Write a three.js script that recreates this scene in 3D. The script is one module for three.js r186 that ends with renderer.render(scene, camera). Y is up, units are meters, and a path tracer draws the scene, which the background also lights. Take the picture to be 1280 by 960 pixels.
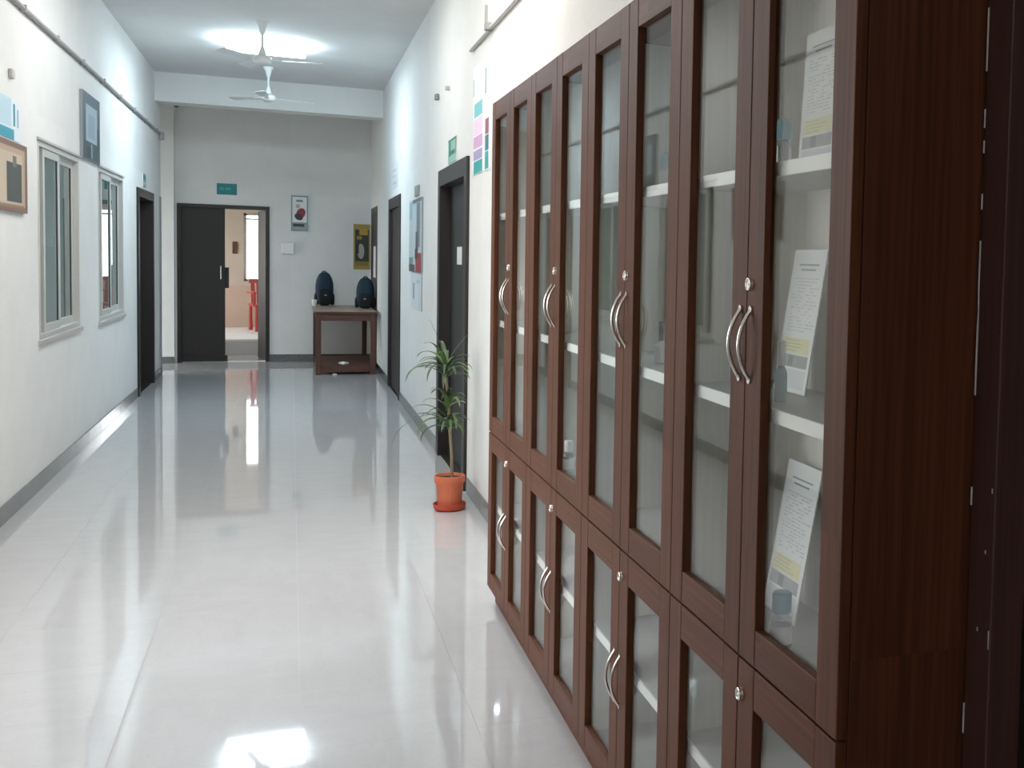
import * as THREE from 'three';
import { RoundedBoxGeometry } from 'three/addons/geometries/RoundedBoxGeometry.js';
import { mergeGeometries } from 'three/addons/utils/BufferGeometryUtils.js';
import { RectAreaLightUniformsLib } from 'three/addons/lights/RectAreaLightUniformsLib.js';

// ---------------------------------------------------------------- camera, sky, exposure
RectAreaLightUniformsLib.init();
const scene = new THREE.Scene();
const FOCAL = 1400, PX = 1004.77, PY = 412.41;               // focal length and principal point in pixels of 1280 x 960 (the photo is a crop)
const camera = new THREE.PerspectiveCamera(2 * Math.atan(PY / FOCAL) * 180 / Math.PI, PX / PY, 0.05, 200);
camera.position.set(0, 1.5, 0);
camera.rotation.order = 'YXZ';
camera.rotation.set(-0.0561467, -0.430346, 0.0273588);
camera.setViewOffset(2 * PX, 2 * PY, 0, 0, 1280, 960);
const renderer = new THREE.WebGLRenderer();
renderer.toneMapping = THREE.LinearToneMapping;
renderer.toneMappingExposure = 1.2;
renderer.shadowMap.enabled = true;
scene.background = new THREE.Color().setRGB(0.96, 0.98, 1.0);
scene.backgroundIntensity = 6;
const FAR_PANEL = [new THREE.Color().setRGB(0.72, 0.89, 1.0), 32];
const NEAR_PANEL = [new THREE.Color().setRGB(1.0, 0.97, 0.93), 17];
const REAR_FILL = [new THREE.Color().setRGB(1.0, 0.97, 0.93), 2];  // added unseen lamp behind the camera, lifts the dark cabinet end panel
const MID_FILL = [new THREE.Color().setRGB(0.92, 0.97, 1.0), 10];  // added unseen lamp, evens out the dim middle of the corridor

// ---------------------------------------------------------------- dimensions (metres, camera above the origin, corridor runs to -z)
const XL = -1.412, XR = 1.03, ZB = -17.0, HC = 3.52, ZFRONT = 3.2;

// ---------------------------------------------------------------- helpers
function rng(seed) { let s = seed >>> 0; return () => { s = (s + 0x6D2B79F5) >>> 0; let t = s; t = Math.imul(t ^ (t >>> 15), t | 1); t ^= t + Math.imul(t ^ (t >>> 7), t | 61); return ((t ^ (t >>> 14)) >>> 0) / 4294967296; }; }
const used = new Map();
function numbered(name) { const n = used.get(name) || 0; used.set(name, n + 1); return n ? `${name}_${String(n).padStart(3, '0')}` : name; }
function tag(o, label, category, group) { o.userData.label = label; o.userData.category = category; if (group) o.userData.group = group; return o; }
function mesh(name, geo, mat, parent, pos, rot) {
  const m = new THREE.Mesh(geo, mat); m.name = name;
  if (pos) m.position.set(...pos); if (rot) m.rotation.set(...rot);
  m.castShadow = m.receiveShadow = true; parent.add(m); return m;
}
function thing(name, label, category, pos = [0, 0, 0], turn = 0, group) {
  const g = new THREE.Group(); g.name = numbered(name); g.position.set(...pos); g.rotation.y = turn; scene.add(g); return tag(g, label, category, group);
}
function structure(name, label, category, pos = [0, 0, 0]) {
  const g = new THREE.Group(); g.name = name; g.position.set(...pos); g.userData = { kind: 'structure', label, category }; scene.add(g); return g;
}
function sub(name, parent, pos = [0, 0, 0], turn = 0) { const g = new THREE.Group(); g.name = name; g.position.set(...pos); g.rotation.y = turn; parent.add(g); return g; }
function boxUV(g, swap = false, off = 0) {
  const p = g.attributes.position, n = g.attributes.normal, uv = new Float32Array(p.count * 2);
  for (let i = 0; i < p.count; i++) {
    const ax = Math.abs(n.getX(i)), ay = Math.abs(n.getY(i)), az = Math.abs(n.getZ(i));
    let u, v;
    if (ax >= ay && ax >= az) { u = p.getZ(i); v = p.getY(i); } else if (ay >= az) { u = p.getX(i); v = p.getZ(i); } else { u = p.getX(i); v = p.getY(i); }
    if (swap) [u, v] = [v, u];
    uv[2 * i] = u + off; uv[2 * i + 1] = v + off * 0.7;
  }
  g.setAttribute('uv', new THREE.BufferAttribute(uv, 2)); return g;
}
const box = (w, h, d, swap = false, off = 0) => boxUV(new THREE.BoxGeometry(w, h, d), swap, off);
const rbox = (w, h, d, r = 0.003, swap = false, off = 0) => boxUV(new RoundedBoxGeometry(w, h, d, 1, r), swap, off);
function fit(name, lo, hi, mat, parent, r = 0, swap = false) {          // box between two corners
  const s = [0, 1, 2].map((i) => hi[i] - lo[i]), c = [0, 1, 2].map((i) => (hi[i] + lo[i]) / 2);
  const off = ((c[0] * 7.13 + c[1] * 3.71 + c[2] * 5.37) % 1 + 1) % 1;
  return mesh(name, r ? rbox(...s, r, swap, off) : box(...s, swap, off), mat, parent, c);
}
// a wall slab in the plane x = const (axis 'x') or z = const (axis 'z') with rectangular holes [a0, a1, y0, y1]
function slab(name, axis, at, thick, a0, a1, y0, y1, holes, mat, label) {
  const s = new THREE.Shape([[a0, y0], [a1, y0], [a1, y1], [a0, y1]].map(([a, b]) => new THREE.Vector2(a, b)));
  for (const [h0, h1, k0, k1] of holes) s.holes.push(new THREE.Path([[h0, k0], [h0, k1], [h1, k1], [h1, k0]].map(([a, b]) => new THREE.Vector2(a, b))));
  const g = new THREE.ExtrudeGeometry(s, { depth: Math.abs(thick), bevelEnabled: false });
  if (axis === 'x') { g.rotateY(-Math.PI / 2); g.translate(thick > 0 ? at + thick : at, 0, 0); }       // shape x becomes world z, extrusion towards -x
  else g.translate(0, 0, thick > 0 ? at : at + thick);
  g.computeVertexNormals(); boxUV(g);
  const m = mesh(name, g, mat, scene); m.userData = { kind: 'structure', label, category: 'wall' }; return m;
}

// ---------------------------------------------------------------- textures
function lattice(seed, n) { const r = rng(seed), a = new Float32Array(n * n); for (let i = 0; i < n * n; i++) a[i] = r(); return a; }
function noise(lat, n, x, y) {
  const xi = Math.floor(x), yi = Math.floor(y), fx = x - xi, fy = y - yi, sx = fx * fx * (3 - 2 * fx), sy = fy * fy * (3 - 2 * fy);
  const g = (a, b) => lat[(((b % n) + n) % n) * n + (((a % n) + n) % n)];
  return (g(xi, yi) * (1 - sx) + g(xi + 1, yi) * sx) * (1 - sy) + (g(xi, yi + 1) * (1 - sx) + g(xi + 1, yi + 1) * sx) * sy;
}
const L64 = lattice(11, 64), L32 = lattice(23, 32), L128 = lattice(37, 128);
function tex(w, h, fn, metresU, metresV, srgb = true) {
  const d = new Uint8Array(w * h * 4);
  for (let j = 0; j < h; j++) for (let i = 0; i < w; i++) { const c = fn(i / w, j / h), k = 4 * (j * w + i); d[k] = 255 * Math.min(1, Math.max(0, c[0])); d[k + 1] = 255 * Math.min(1, Math.max(0, c[1])); d[k + 2] = 255 * Math.min(1, Math.max(0, c[2])); d[k + 3] = 255; }
  const t = new THREE.DataTexture(d, w, h); t.wrapS = t.wrapT = THREE.RepeatWrapping; t.magFilter = THREE.LinearFilter; t.minFilter = THREE.LinearMipmapLinearFilter; t.generateMipmaps = true;
  if (srgb) t.colorSpace = THREE.SRGBColorSpace; t.repeat.set(1 / metresU, 1 / metresV); t.needsUpdate = true; return t;
}
// dark walnut laminate, grain along v
function woodTex(base, contrast) {
  return tex(256, 512, (u, v) => {
    const wob = noise(L32, 32, u * 8, v * 4) * 0.6;
    const a = noise(L64, 64, u * 64 + wob, v * 4), b = noise(L128, 128, u * 128 + wob, v * 8), c = noise(L32, 32, u * 8 + wob, v * 2);
    const k = 1 + contrast * ((a - 0.5) * 0.55 + (b - 0.5) * 0.5 + (c - 0.5) * 0.5);
    return [base[0] * k, base[1] * k, base[2] * k];
  }, 0.45, 1.4);
}
const paintTex = (base, amp) => tex(256, 256, (u, v) => {
  const k = 1 + amp * ((noise(L32, 32, u * 4, v * 4) - 0.5) * 0.9 + (noise(L64, 64, u * 16, v * 16) - 0.5) * 0.5 + (noise(L128, 128, u * 128, v * 128) - 0.5) * 0.35);
  return base.map((c) => c * k);
}, 2.3, 2.3);
const bumpTex = tex(256, 256, (u, v) => { const k = 0.5 * noise(L64, 64, u * 32, v * 32) + 0.5 * noise(L128, 128, u * 128, v * 128); return [k, k, k]; }, 0.8, 0.8, false);
const marbleTex = (seed) => { const l = lattice(seed, 32); return tex(256, 256, (u, v) => {
  const w = noise(l, 32, u * 4, v * 16) + 0.5 * noise(L64, 64, u * 8 + seed, v * 32);
  const vein = Math.pow(1 - Math.abs(Math.sin((v * 3 + w * 1.3) * Math.PI)), 8);
  const k = 1 + (noise(l, 32, u * 4, v * 12) - 0.5) * 0.02 - vein * 0.012 + (noise(L128, 128, u * 64, v * 64) - 0.5) * 0.015;
  return [0.745 * k, 0.745 * k, 0.75 * k];
}, 0.52, 0.52); };
function canvasTex(w, h, draw) {
  const c = document.createElement('canvas'); c.width = w; c.height = h; draw(c.getContext('2d'), w, h);
  const t = new THREE.CanvasTexture(c); t.colorSpace = THREE.SRGBColorSpace; return t;
}

// ---------------------------------------------------------------- materials
const std = (o) => new THREE.MeshStandardMaterial(o);
const M = {
  wall: std({ map: paintTex([0.885, 0.885, 0.875], 0.035), roughness: 0.75, bumpMap: bumpTex, bumpScale: 0.0006 }),
  ceiling: std({ map: paintTex([0.88, 0.88, 0.875], 0.03), roughness: 0.9 }),
  slab: std({ color: 0x9a9a98, roughness: 0.9 }),
  walnut: new THREE.MeshPhysicalMaterial({ map: woodTex([0.352, 0.208, 0.14], 0.38), roughness: 0.48, specularIntensity: 0.35 }),
  doorDark: std({ map: woodTex([0.115, 0.10, 0.095], 0.3), roughness: 0.5 }),
  frameDark: std({ map: woodTex([0.15, 0.13, 0.125], 0.25), roughness: 0.45 }),
  frameBrown: std({ map: woodTex([0.33, 0.22, 0.20], 0.25), roughness: 0.45 }),
  tableWood: std({ map: woodTex([0.34, 0.215, 0.165], 0.3), roughness: 0.5 }),
  tableTop: std({ map: woodTex([0.62, 0.56, 0.50], 0.15), roughness: 0.4 }),
  laminate: std({ map: woodTex([0.93, 0.915, 0.88], 0.06), roughness: 0.5 }),
  board: std({ map: paintTex([0.66, 0.665, 0.655], 0.06), roughness: 0.5 }),  // grey colour stands in for dust and dim light on the shelf tops
  lining: std({ map: woodTex([0.79, 0.785, 0.74], 0.08), roughness: 0.5 }),
  shelf: std({ color: new THREE.Color().setRGB(0.92, 0.92, 0.90), roughness: 0.45 }),
  glass: new THREE.MeshPhysicalMaterial({ color: new THREE.Color().setRGB(0.97, 0.98, 0.975), transmission: 1, thickness: 0, roughness: 0.02, ior: 1.5, specularIntensity: 0.65 }),
  tinted: new THREE.MeshPhysicalMaterial({ color: new THREE.Color().setRGB(0.13, 0.26, 0.25), transmission: 0.5, thickness: 0, roughness: 0.02, ior: 1.5 }),
  bottleGlass: new THREE.MeshPhysicalMaterial({ color: new THREE.Color().setRGB(0.72, 0.78, 0.80), transmission: 1, thickness: 0, roughness: 0.05, ior: 1.5 }),
  clear: new THREE.MeshPhysicalMaterial({ color: new THREE.Color().setRGB(0.97, 0.99, 0.99), transmission: 1, thickness: 0, roughness: 0.03, ior: 1.5 }),
  chrome: std({ color: new THREE.Color().setRGB(0.82, 0.80, 0.77), metalness: 1, roughness: 0.24 }),
  alu: std({ color: new THREE.Color().setRGB(0.62, 0.62, 0.60), metalness: 0.3, roughness: 0.45 }),
  gasket: std({ color: 0x1c2422, roughness: 0.6 }),
  granite: std({ map: tex(128, 128, (u, v) => { const k = 0.42 + 0.16 * (noise(L128, 128, u * 128, v * 128) - 0.5) + 0.06 * (noise(L32, 32, u * 16, v * 16) - 0.5); return [k, k * 1.01, k * 1.01]; }, 0.3, 0.3), roughness: 0.12 }),
  sill: std({ color: new THREE.Color().setRGB(0.52, 0.49, 0.47), roughness: 0.35 }),
  pvc: std({ color: new THREE.Color().setRGB(0.36, 0.35, 0.35), roughness: 0.6 }),
  whitePlastic: std({ color: new THREE.Color().setRGB(0.78, 0.79, 0.78), roughness: 0.4 }),
  grey: std({ color: new THREE.Color().setRGB(0.22, 0.22, 0.22), roughness: 0.6 }),
  black: std({ color: new THREE.Color().setRGB(0.015, 0.015, 0.016), roughness: 0.5 }),
  terracotta: std({ map: paintTex([0.78, 0.42, 0.29], 0.12), roughness: 0.6 }),
  saucer: std({ map: paintTex([0.70, 0.27, 0.18], 0.1), roughness: 0.5 }),
  soil: std({ color: new THREE.Color().setRGB(0.035, 0.024, 0.016), roughness: 1 }),
  stem: std({ map: paintTex([0.56, 0.50, 0.40], 0.25), roughness: 0.9 }),
  leaf: [[0.07, 0.13, 0.035], [0.12, 0.20, 0.06], [0.05, 0.09, 0.04]].map((c) => std({ color: new THREE.Color().setRGB(...c), roughness: 0.45, side: THREE.DoubleSide })),
  leafPale: std({ color: new THREE.Color().setRGB(0.55, 0.55, 0.42), roughness: 0.6, side: THREE.DoubleSide }),
  navy: std({ color: new THREE.Color().setRGB(0.006, 0.030, 0.052), roughness: 0.75 }),
  navyDark: std({ color: new THREE.Color().setRGB(0.005, 0.008, 0.012), roughness: 0.8 }),
  teal: std({ color: new THREE.Color().setRGB(0.02, 0.22, 0.23), roughness: 0.5 }),
  blueCap: std({ color: new THREE.Color().setRGB(0.05, 0.36, 0.52), roughness: 0.4 }),
  tealBottle: std({ color: new THREE.Color().setRGB(0.10, 0.28, 0.32), roughness: 0.35 }),
  labelWhite: std({ color: new THREE.Color().setRGB(0.75, 0.76, 0.76), roughness: 0.6 }),
  red: std({ color: new THREE.Color().setRGB(0.45, 0.045, 0.04), roughness: 0.4 }),
  beige: std({ map: paintTex([0.80, 0.75, 0.69], 0.05), roughness: 0.85 }),
  peach: std({ map: paintTex([0.78, 0.69, 0.62], 0.05), roughness: 0.85 }),
  platform: std({ map: paintTex([0.86, 0.85, 0.84], 0.06), roughness: 0.5 }),
  ground: std({ map: paintTex([0.62, 0.60, 0.56], 0.1), roughness: 1 }),
  panelGlow: std({ color: 0xffffff, emissive: FAR_PANEL[0], emissiveIntensity: 9, roughness: 0.5 }),
  panelGlowNear: std({ color: 0xffffff, emissive: NEAR_PANEL[0], emissiveIntensity: 7, roughness: 0.5 }),
  tiles: [101, 202, 303, 404].map((s) => new THREE.MeshPhysicalMaterial({ map: marbleTex(s), roughness: 0.035, ior: 1.6 })),
  grout: std({ color: new THREE.Color().setRGB(0.52, 0.52, 0.52), roughness: 0.5 }),
  frameGrey: std({ color: new THREE.Color().setRGB(0.30, 0.33, 0.34), roughness: 0.5 }),
};

// ---------------------------------------------------------------- setting: floor, ceiling, walls
{
  const f = structure('floor', 'glossy pale grey marbled tile floor', 'floor');
  fit('bed', [-1.6, -0.12, -17.2], [1.25, -0.0015, ZFRONT + 0.2], M.grout, f);
  const T = 0.515, xs = [XL, -1.0, -0.485, 0.03, 0.545, XR], rnd = rng(5);
  for (let z = ZB; z < ZFRONT; z += T) for (let i = 0; i < 5; i++) {
    const a = xs[i] + 0.0003, b = xs[i + 1] - 0.0003, z1 = Math.min(z + T, ZFRONT) - 0.0003;
    const g = box(b - a, 0.0015, z1 - z - 0.0003, rnd() < 0.3, Math.floor(rnd() * 8) * 0.13);
    mesh('tile', g, M.tiles[Math.floor(rnd() * 4)], f, [(a + b) / 2, -0.00075, (z + 0.0003 + z1) / 2]);
  }
  const c = structure('ceiling', 'flat white painted corridor ceiling', 'ceiling');
  fit('panel', [XL - 0.2, HC, -17.2], [XR + 0.2, HC + 0.15, ZFRONT + 0.2], M.ceiling, c);
  const b = structure('beam', 'white ceiling beam crossing the corridor', 'beam');
  fit('panel', [XL - 0.1, 3.188, -15.15], [XR, HC, -14.8], M.wall, b);
}
const W1 = [-9.70, -8.24, 0.92, 2.15], W2 = [-12.08, -10.61, 0.90, 2.15], NEARWIN = [-5.7, -2.9, 0.85, 2.35];
const DL = [-14.50, -13.08, 0, 2.12], DL2 = [-15.36, -15.16, 0, 2.12];
slab('wall_left', 'x', XL, -0.2, -15.4, ZFRONT, 0, HC, [W1, W2, NEARWIN, [DL[0], DL[1], 0.001, DL[3]]], M.wall, 'white painted left wall with two sliding windows');
const D1 = [-8.9, -7.38, 0, 2.145], D2 = [-13.75, -12.25, 0, 2.14], D3 = [-16.93, -15.68, 0, 2.15], D4 = [-1.528, -0.55, 0, 2.14];
slab('wall_right', 'x', XR, 0.2, ZB - 0.2, ZFRONT, 0, HC, [D1, D2, D3, D4].map(([a, b, , t]) => [a, b, 0.001, t]), M.wall, 'white painted right wall with dark doors');
const DB = [-1.372, -0.264, 0, 2.12];
slab('wall_back', 'z', ZB, -0.2, -4.4, XR + 0.2, 0, HC, [[DB[0], DB[1], 0.001, DB[3]]], M.wall, 'white end wall of the corridor with dark double door');
slab('wall_front', 'z', ZFRONT, 0.2, XL - 0.2, XR + 0.2, 0, HC, [], M.wall, 'white wall closing the corridor behind the viewer');
{ // side passage at the far left, rooms behind the left windows
  const p = structure('passage', 'side passage opening to the left before the end wall', 'passage');
  fit('floor_slab', [-2.9, -0.12, -17.2], [XL, 0, -15.4], M.tiles[0], p);
  fit('ceiling_slab', [-4.6, HC, -17.2], [XL - 0.2, HC + 0.15, -7.4], M.ceiling, p);
  fit('sky_block_wall', [-2.7, 2.35, -17.0], [-2.5, HC, -15.4], M.wall, p);  // unseen, added to keep the passage sky off the upper walls
  fit('pilaster', [-1.72, 0, -17.0], [-1.395, HC, -16.86], M.wall, p);
  fit('pilaster_skirting', [-1.72, 0, -16.86], [-1.395, 0.09, -16.85], M.granite, p);
  const r = structure('room', 'dim room behind the left windows', 'room');
  fit('floor_slab', [-4.6, -0.12, -15.4], [XL - 0.2, 0, -7.4], M.slab, r);
  fit('partition', [-4.6, 0, -15.4], [XL - 0.2, HC, -15.2], M.wall, r);
  fit('partition', [-4.6, 0, -7.6], [XL - 0.2, HC, -7.4], M.wall, r);
  fit('partition', [-4.6, 0, -15.2], [-4.4, HC, -7.6], M.wall, r);
  for (const [n, d] of [['door_room', D1], ['door_room', D2], ['door_room', D3], ['door_room', D4]]) fit('closing_panel', [XR + 0.2, 0, d[0] - 0.1], [XR + 0.24, 2.3, d[1] + 0.1], M.slab, r);
  fit('closing_panel', [XL - 0.9, 0, DL[0] - 0.2], [XL - 0.88, 2.4, DL[1] + 0.2], M.slab, r);
}
{ // room behind the double door
  const r = structure('back_room', 'bright beige room seen through the half open double door', 'room');
  const z1 = -21.1;
  fit('floor_slab', [-3.2, -0.12, z1 - 0.2], [1.7, 0, -17.2], M.tiles[1], r);
  fit('ceiling_slab', [-3.2, 3.1, z1 - 0.2], [1.7, 3.25, -17.2], M.ceiling, r);
  fit('platform', [-3.0, 0, z1], [1.5, 0.226, -18.2], M.platform, r, 0.01);
  fit('platform_riser', [-3.0, 0, -18.2], [1.5, 0.2, -18.18], M.sill, r);
  const hole = [-0.72, 0.35, 1.0, 2.15];
  const w = (a, b, c, d) => fit('wall_panel', [a, c, z1 - 0.2], [b, d, z1], M.beige, r);
  w(-3.2, hole[0], 0, 3.1); w(hole[1], 1.7, 0, 3.1); w(hole[0], hole[1], 0, hole[2]); w(hole[0], hole[1], hole[3], 3.1);
  fit('dado', [-3.0, 0.226, z1], [1.5, 0.93, z1 + 0.006], M.peach, r);
  // left side wall of that room, with an unseen opening added to light it
  fit('wall_panel', [-3.2, 0, z1], [-3.0, 0.9, -17.2], M.beige, r); fit('wall_panel', [-3.2, 2.4, z1], [-3.0, 3.1, -17.2], M.beige, r);
  fit('wall_panel', [-3.2, 0.9, -18.0], [-3.0, 2.4, -17.2], M.beige, r); fit('wall_panel', [-3.2, 0.9, z1], [-3.0, 2.4, z1 + 0.5], M.beige, r);
  fit('wall_panel', [1.5, 0, z1], [1.7, 3.1, -17.2], M.beige, r);
  const wn = structure('window_3', 'tall bright window in the beige room behind the double door', 'window', [hole[0], hole[2], z1]);
  const W = hole[1] - hole[0], H = hole[3] - hole[2];
  for (const [a, b, c, d] of [[0, 0.04, 0, H], [W - 0.04, W, 0, H], [0, W, 0, 0.04], [0, W, H - 0.04, H], [0.04, W - 0.04, H - 0.115, H - 0.085]]) fit('frame', [a, c, -0.12], [b, d, -0.06], M.alu, wn);
  fit('glass_pane', [0.04, 0.04, -0.092], [W - 0.04, H - 0.115, -0.088], M.clear, wn); fit('glass_pane', [0.04, H - 0.085, -0.092], [W - 0.04, H - 0.04, -0.088], M.clear, wn);
}
{ const g = structure('ground', 'pale paved ground outside', 'ground'); fit('slab', [-40, -0.6, -60], [40, -0.4, 40], M.ground, g); }

// granite skirting, tile by tile
function skirting(name, label, runs) {
  const s = structure(name, label, 'skirting');
  for (const [axis, at, a0, a1, dir] of runs) {
    const n = Math.max(1, Math.round((a1 - a0) / 0.6)), L = (a1 - a0) / n;
    for (let i = 0; i < n; i++) {
      const a = a0 + i * L + 0.001, b = a0 + (i + 1) * L - 0.001;
      if (axis === 'x') fit('skirting_tile', [Math.min(at, at + dir * 0.012), 0, a], [Math.max(at, at + dir * 0.012), 0.1, b], M.granite, s, 0.002);
      else fit('skirting_tile', [a, 0, Math.min(at, at + dir * 0.012)], [b, 0.1, Math.max(at, at + dir * 0.012)], M.granite, s, 0.002);
    }
  }
}
skirting('baseboard_left', 'grey granite skirting along the left wall', [['x', XL, -13.0, ZFRONT, 1], ['x', XL, -15.4, -14.56, 1]]);
skirting('baseboard_right', 'grey granite skirting along the right wall', [['x', XR, D1[1] + 0.06, -4.96, -1], ['x', XR, D2[1] + 0.06, D1[0] - 0.06, -1], ['x', XR, D3[1] + 0.06, D2[0] - 0.06, -1]]);
skirting('baseboard_back', 'grey granite skirting along the end wall', [['z', ZB, DB[1] + 0.0, XR, 1]]);

// ---------------------------------------------------------------- doors
// a door in an x = const wall: frame on the corridor face, leaf set back
function sideDoor(name, label, x, side, [z0, z1, , top], opt = {}) {
  const d = structure(name, label, 'door', [x, 0, (z0 + z1) / 2]);
  const w = (z1 - z0) / 2, s = side, fm = opt.frame || M.frameDark, fw = opt.frameWidth || 0.09, back = opt.recess ?? 0.12, proud = opt.proud ?? 0.02;
  const X = (a, b) => [Math.min(a * s, b * s), Math.max(a * s, b * s)];
  const bit = (n, xa, xb, ya, yb, za, zb, m, r = 0.003, p = d) => { const [p0, p1] = X(xa, xb); return fit(n, [p0, ya, za], [p1, yb, zb], m, p, r); };
  bit('jamb', -proud, back + 0.06, 0, top, -w, -w + fw, fm); bit('jamb', -proud, back + 0.06, 0, top, w - fw, w, fm);
  bit('header', -proud, back + 0.06, top - fw, top, -w + fw, w - fw, fm);
  bit('leaf', back, back + 0.04, 0.008, top - fw, -w + fw, w - fw, M.doorDark);
  bit('threshold', 0, back + 0.06, 0, 0.006, -w + fw, w - fw, M.frameDark, 0.002);
  if (opt.after) opt.after(d, bit, w);
  return d;
}
sideDoor('door_2', 'dark wooden door in the left wall past the second window', XL, -1, DL, { recess: 0.1, after: (d, bit, w) => { bit('handle', 0.06, 0.1, 1.0, 1.12, w - 0.2, w - 0.17, M.chrome); } });
sideDoor('door_3', 'dark brown door behind the potted plant', XR, 1, D1, { frameWidth: 0.12, recess: 0.06, after: (d, bit, w) => { bit('notice_plate', 0.054, 0.06, 1.45, 1.575, -0.22, 0.0, M.whitePlastic, 0.001); bit('side_leaf', 0.04, 0.06, 0.01, 2.02, 0.42, w - 0.12, M.black); bit('handle', 0.03, 0.06, 1.0, 1.1, 0.36, 0.385, M.frameGrey); } });
sideDoor('door_4', 'dark brown door between the notice board and the wooden table', XR, 1, D2, { frameWidth: 0.12, recess: 0.02, proud: 0.012 });
sideDoor('door_5', 'dark grey door in the corner behind the wooden table', XR, 1, D3, { frameWidth: 0.08, recess: 0.0, proud: 0.003, after: (d, bit) => { bit('paper_notice', -0.003, 0.0, 1.2, 1.62, -0.1, 0.32, M.whitePlastic, 0.001); } });
sideDoor('door_6', 'chipped dark brown door frame beside the end panel of the cabinets', XR, 1, D4, { frame: M.frameBrown, frameWidth: 0.068, recess: 0.04, after: (d, bit, w) => {
  const r = rng(77);
  for (const [y, h] of [[1.82, 0.1], [1.73, 0.03], [1.69, 0.02], [1.6, 0.025], [1.42, 0.13], [1.3, 0.16], [1.12, 0.03], [0.74, 0.05]]) bit('paint_chip', -0.0212, -0.017, y, y + h, -w - 0.0005, -w + 0.0015 + r() * 0.002, M.labelWhite, 0.0003);
  for (const [y, h, z] of [[1.05, 0.006, 0.045], [0.9, 0.03, 0.062], [1.15, 0.008, 0.058], [0.92, 0.007, 0.03]]) bit('paint_chip', -0.0205, -0.019, y, y + h, -w + z, -w + z + 0.003, M.labelWhite, 0.0003);
} });
{ // narrow dark frame at the end of the left wall
  const d = structure('door_7', 'narrow dark door frame at the far end of the left wall', 'door', [XL, 0, -15.26]);
  fit('jamb', [-0.02, 0, -0.09], [0.012, 2.12, 0.06], M.frameGrey, d, 0.003);
}
{ // double door in the end wall: left leaf closed, right leaf swung into the room
  const d = structure('door_1', 'dark double door in the end wall with one leaf open', 'door', [0, 0, ZB]);
  const [x0, x1, , t] = DB, f = 0.05;
  fit('jamb', [x0, 0, -0.2], [x0 + f, t, 0.015], M.frameDark, d, 0.003); fit('jamb', [x1 - f, 0, -0.2], [x1, t, 0.015], M.frameDark, d, 0.003);
  fit('header', [x0 + f, t - f, -0.2], [x1 - f, t, 0.015], M.frameDark, d, 0.003);
  const lw = 0.515;
  const a = sub('leaf', d, [x0 + f, 0, -0.02]);
  fit('leaf_board', [0, 0.008, -0.04], [lw, t - f, 0], M.doorDark, a, 0.003); fit('bottom_rail', [0, 0.008, 0], [lw + 0.03, 0.09, 0.012], M.doorDark, a, 0.003);
  fit('pull_handle', [lw - 0.055, 1.12, 0.0], [lw - 0.04, 1.3, 0.03], M.chrome, a, 0.004);
  fit('bolt_plate', [lw - 0.02, 1.0, -0.075], [lw + 0.045, 1.28, -0.03], M.black, a, 0.006);
  const b = sub('leaf', d, [x1 - f, 0, -0.1], -1.36);
  fit('leaf_board', [-lw, 0.008, -0.04], [0, t - f, 0], M.doorDark, b, 0.003);
}

// ---------------------------------------------------------------- windows in the left wall
function slidingWindow(name, label, [z0, z1, y0, y1]) {
  const w = structure(name, label, 'window', [XL, 0, (z0 + z1) / 2]);
  const h = (z1 - z0) / 2, F = 0.035;
  fit('sill', [-0.2, y0 - 0.03, -h - 0.03], [0.02, y0, h + 0.03], M.sill, w, 0.004);
  fit('head_trim', [-0.02, y1, -h - 0.02], [0.016, y1 + 0.018, h + 0.02], M.sill, w, 0.003);
  const fr = (za, zb, ya, yb, n = 'frame', xa = -0.1, xb = 0.004, m = M.alu) => fit(n, [xa, ya, za], [xb, yb, zb], m, w, 0.003);
  fr(-h, -h + F, y0, y1); fr(h - F, h, y0, y1); fr(-h + F, h - F, y0, y0 + F); fr(-h + F, h - F, y1 - F, y1);
  const sash = (za, zb, x, tint) => {
    const s = sub('sash', w, [x, 0, 0]), k = 0.05, d = 0.024;
    const st = (n, a, b, c, e) => fit(n, [-d, c, a], [0, e, b], M.alu, s, 0.003);
    st('stile', za, za + k, y0 + F, y1 - F); st('stile', zb - k, zb, y0 + F, y1 - F); st('rail', za + k, zb - k, y0 + F, y0 + F + k); st('rail', za + k, zb - k, y1 - F - k, y1 - F);
    fit('glass_pane', [-d / 2 - 0.002, y0 + F + k, za + k], [-d / 2 + 0.002, y1 - F - k, zb - k], M.tinted, s);
    fit('gasket', [-d / 2 - 0.004, y0 + F + k, za + k], [-d / 2 + 0.006, y1 - F - k, za + k + 0.008], M.gasket, s); fit('gasket', [-d / 2 - 0.004, y0 + F + k, zb - k - 0.008], [-d / 2 + 0.006, y1 - F - k, zb - k], M.gasket, s);
  };
  const mid = 0.02;
  sash(mid - 0.04, h - F - 0.16, -0.004, 1); sash(-h + F, mid + 0.02, -0.03, 0);
  fit('fixed_pane', [-0.06, y0 + F, h - F - 0.17], [-0.056, y1 - F, h - F], M.tinted, w);
}
slidingWindow('window_1', 'grey aluminium sliding window beside the brown framed poster', W1);
slidingWindow('window_2', 'grey aluminium sliding window beside the left dark door', W2);
{ // daylight window of the left wall, nearer than the picture's edge
  const [z0, z1, y0, y1] = NEARWIN, w = structure('window_4', 'wide clear daylight window in the left wall', 'window', [XL, 0, (z0 + z1) / 2]), h = (z1 - z0) / 2;
  for (const [a, b, c, d] of [[-h, -h + 0.05, y0, y1], [h - 0.05, h, y0, y1], [-h, h, y0, y0 + 0.05], [-h, h, y1 - 0.05, y1], [-0.03, 0.03, y0, y1]]) fit('frame', [-0.13, c, a], [-0.07, d, b], M.alu, w);
}

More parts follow.
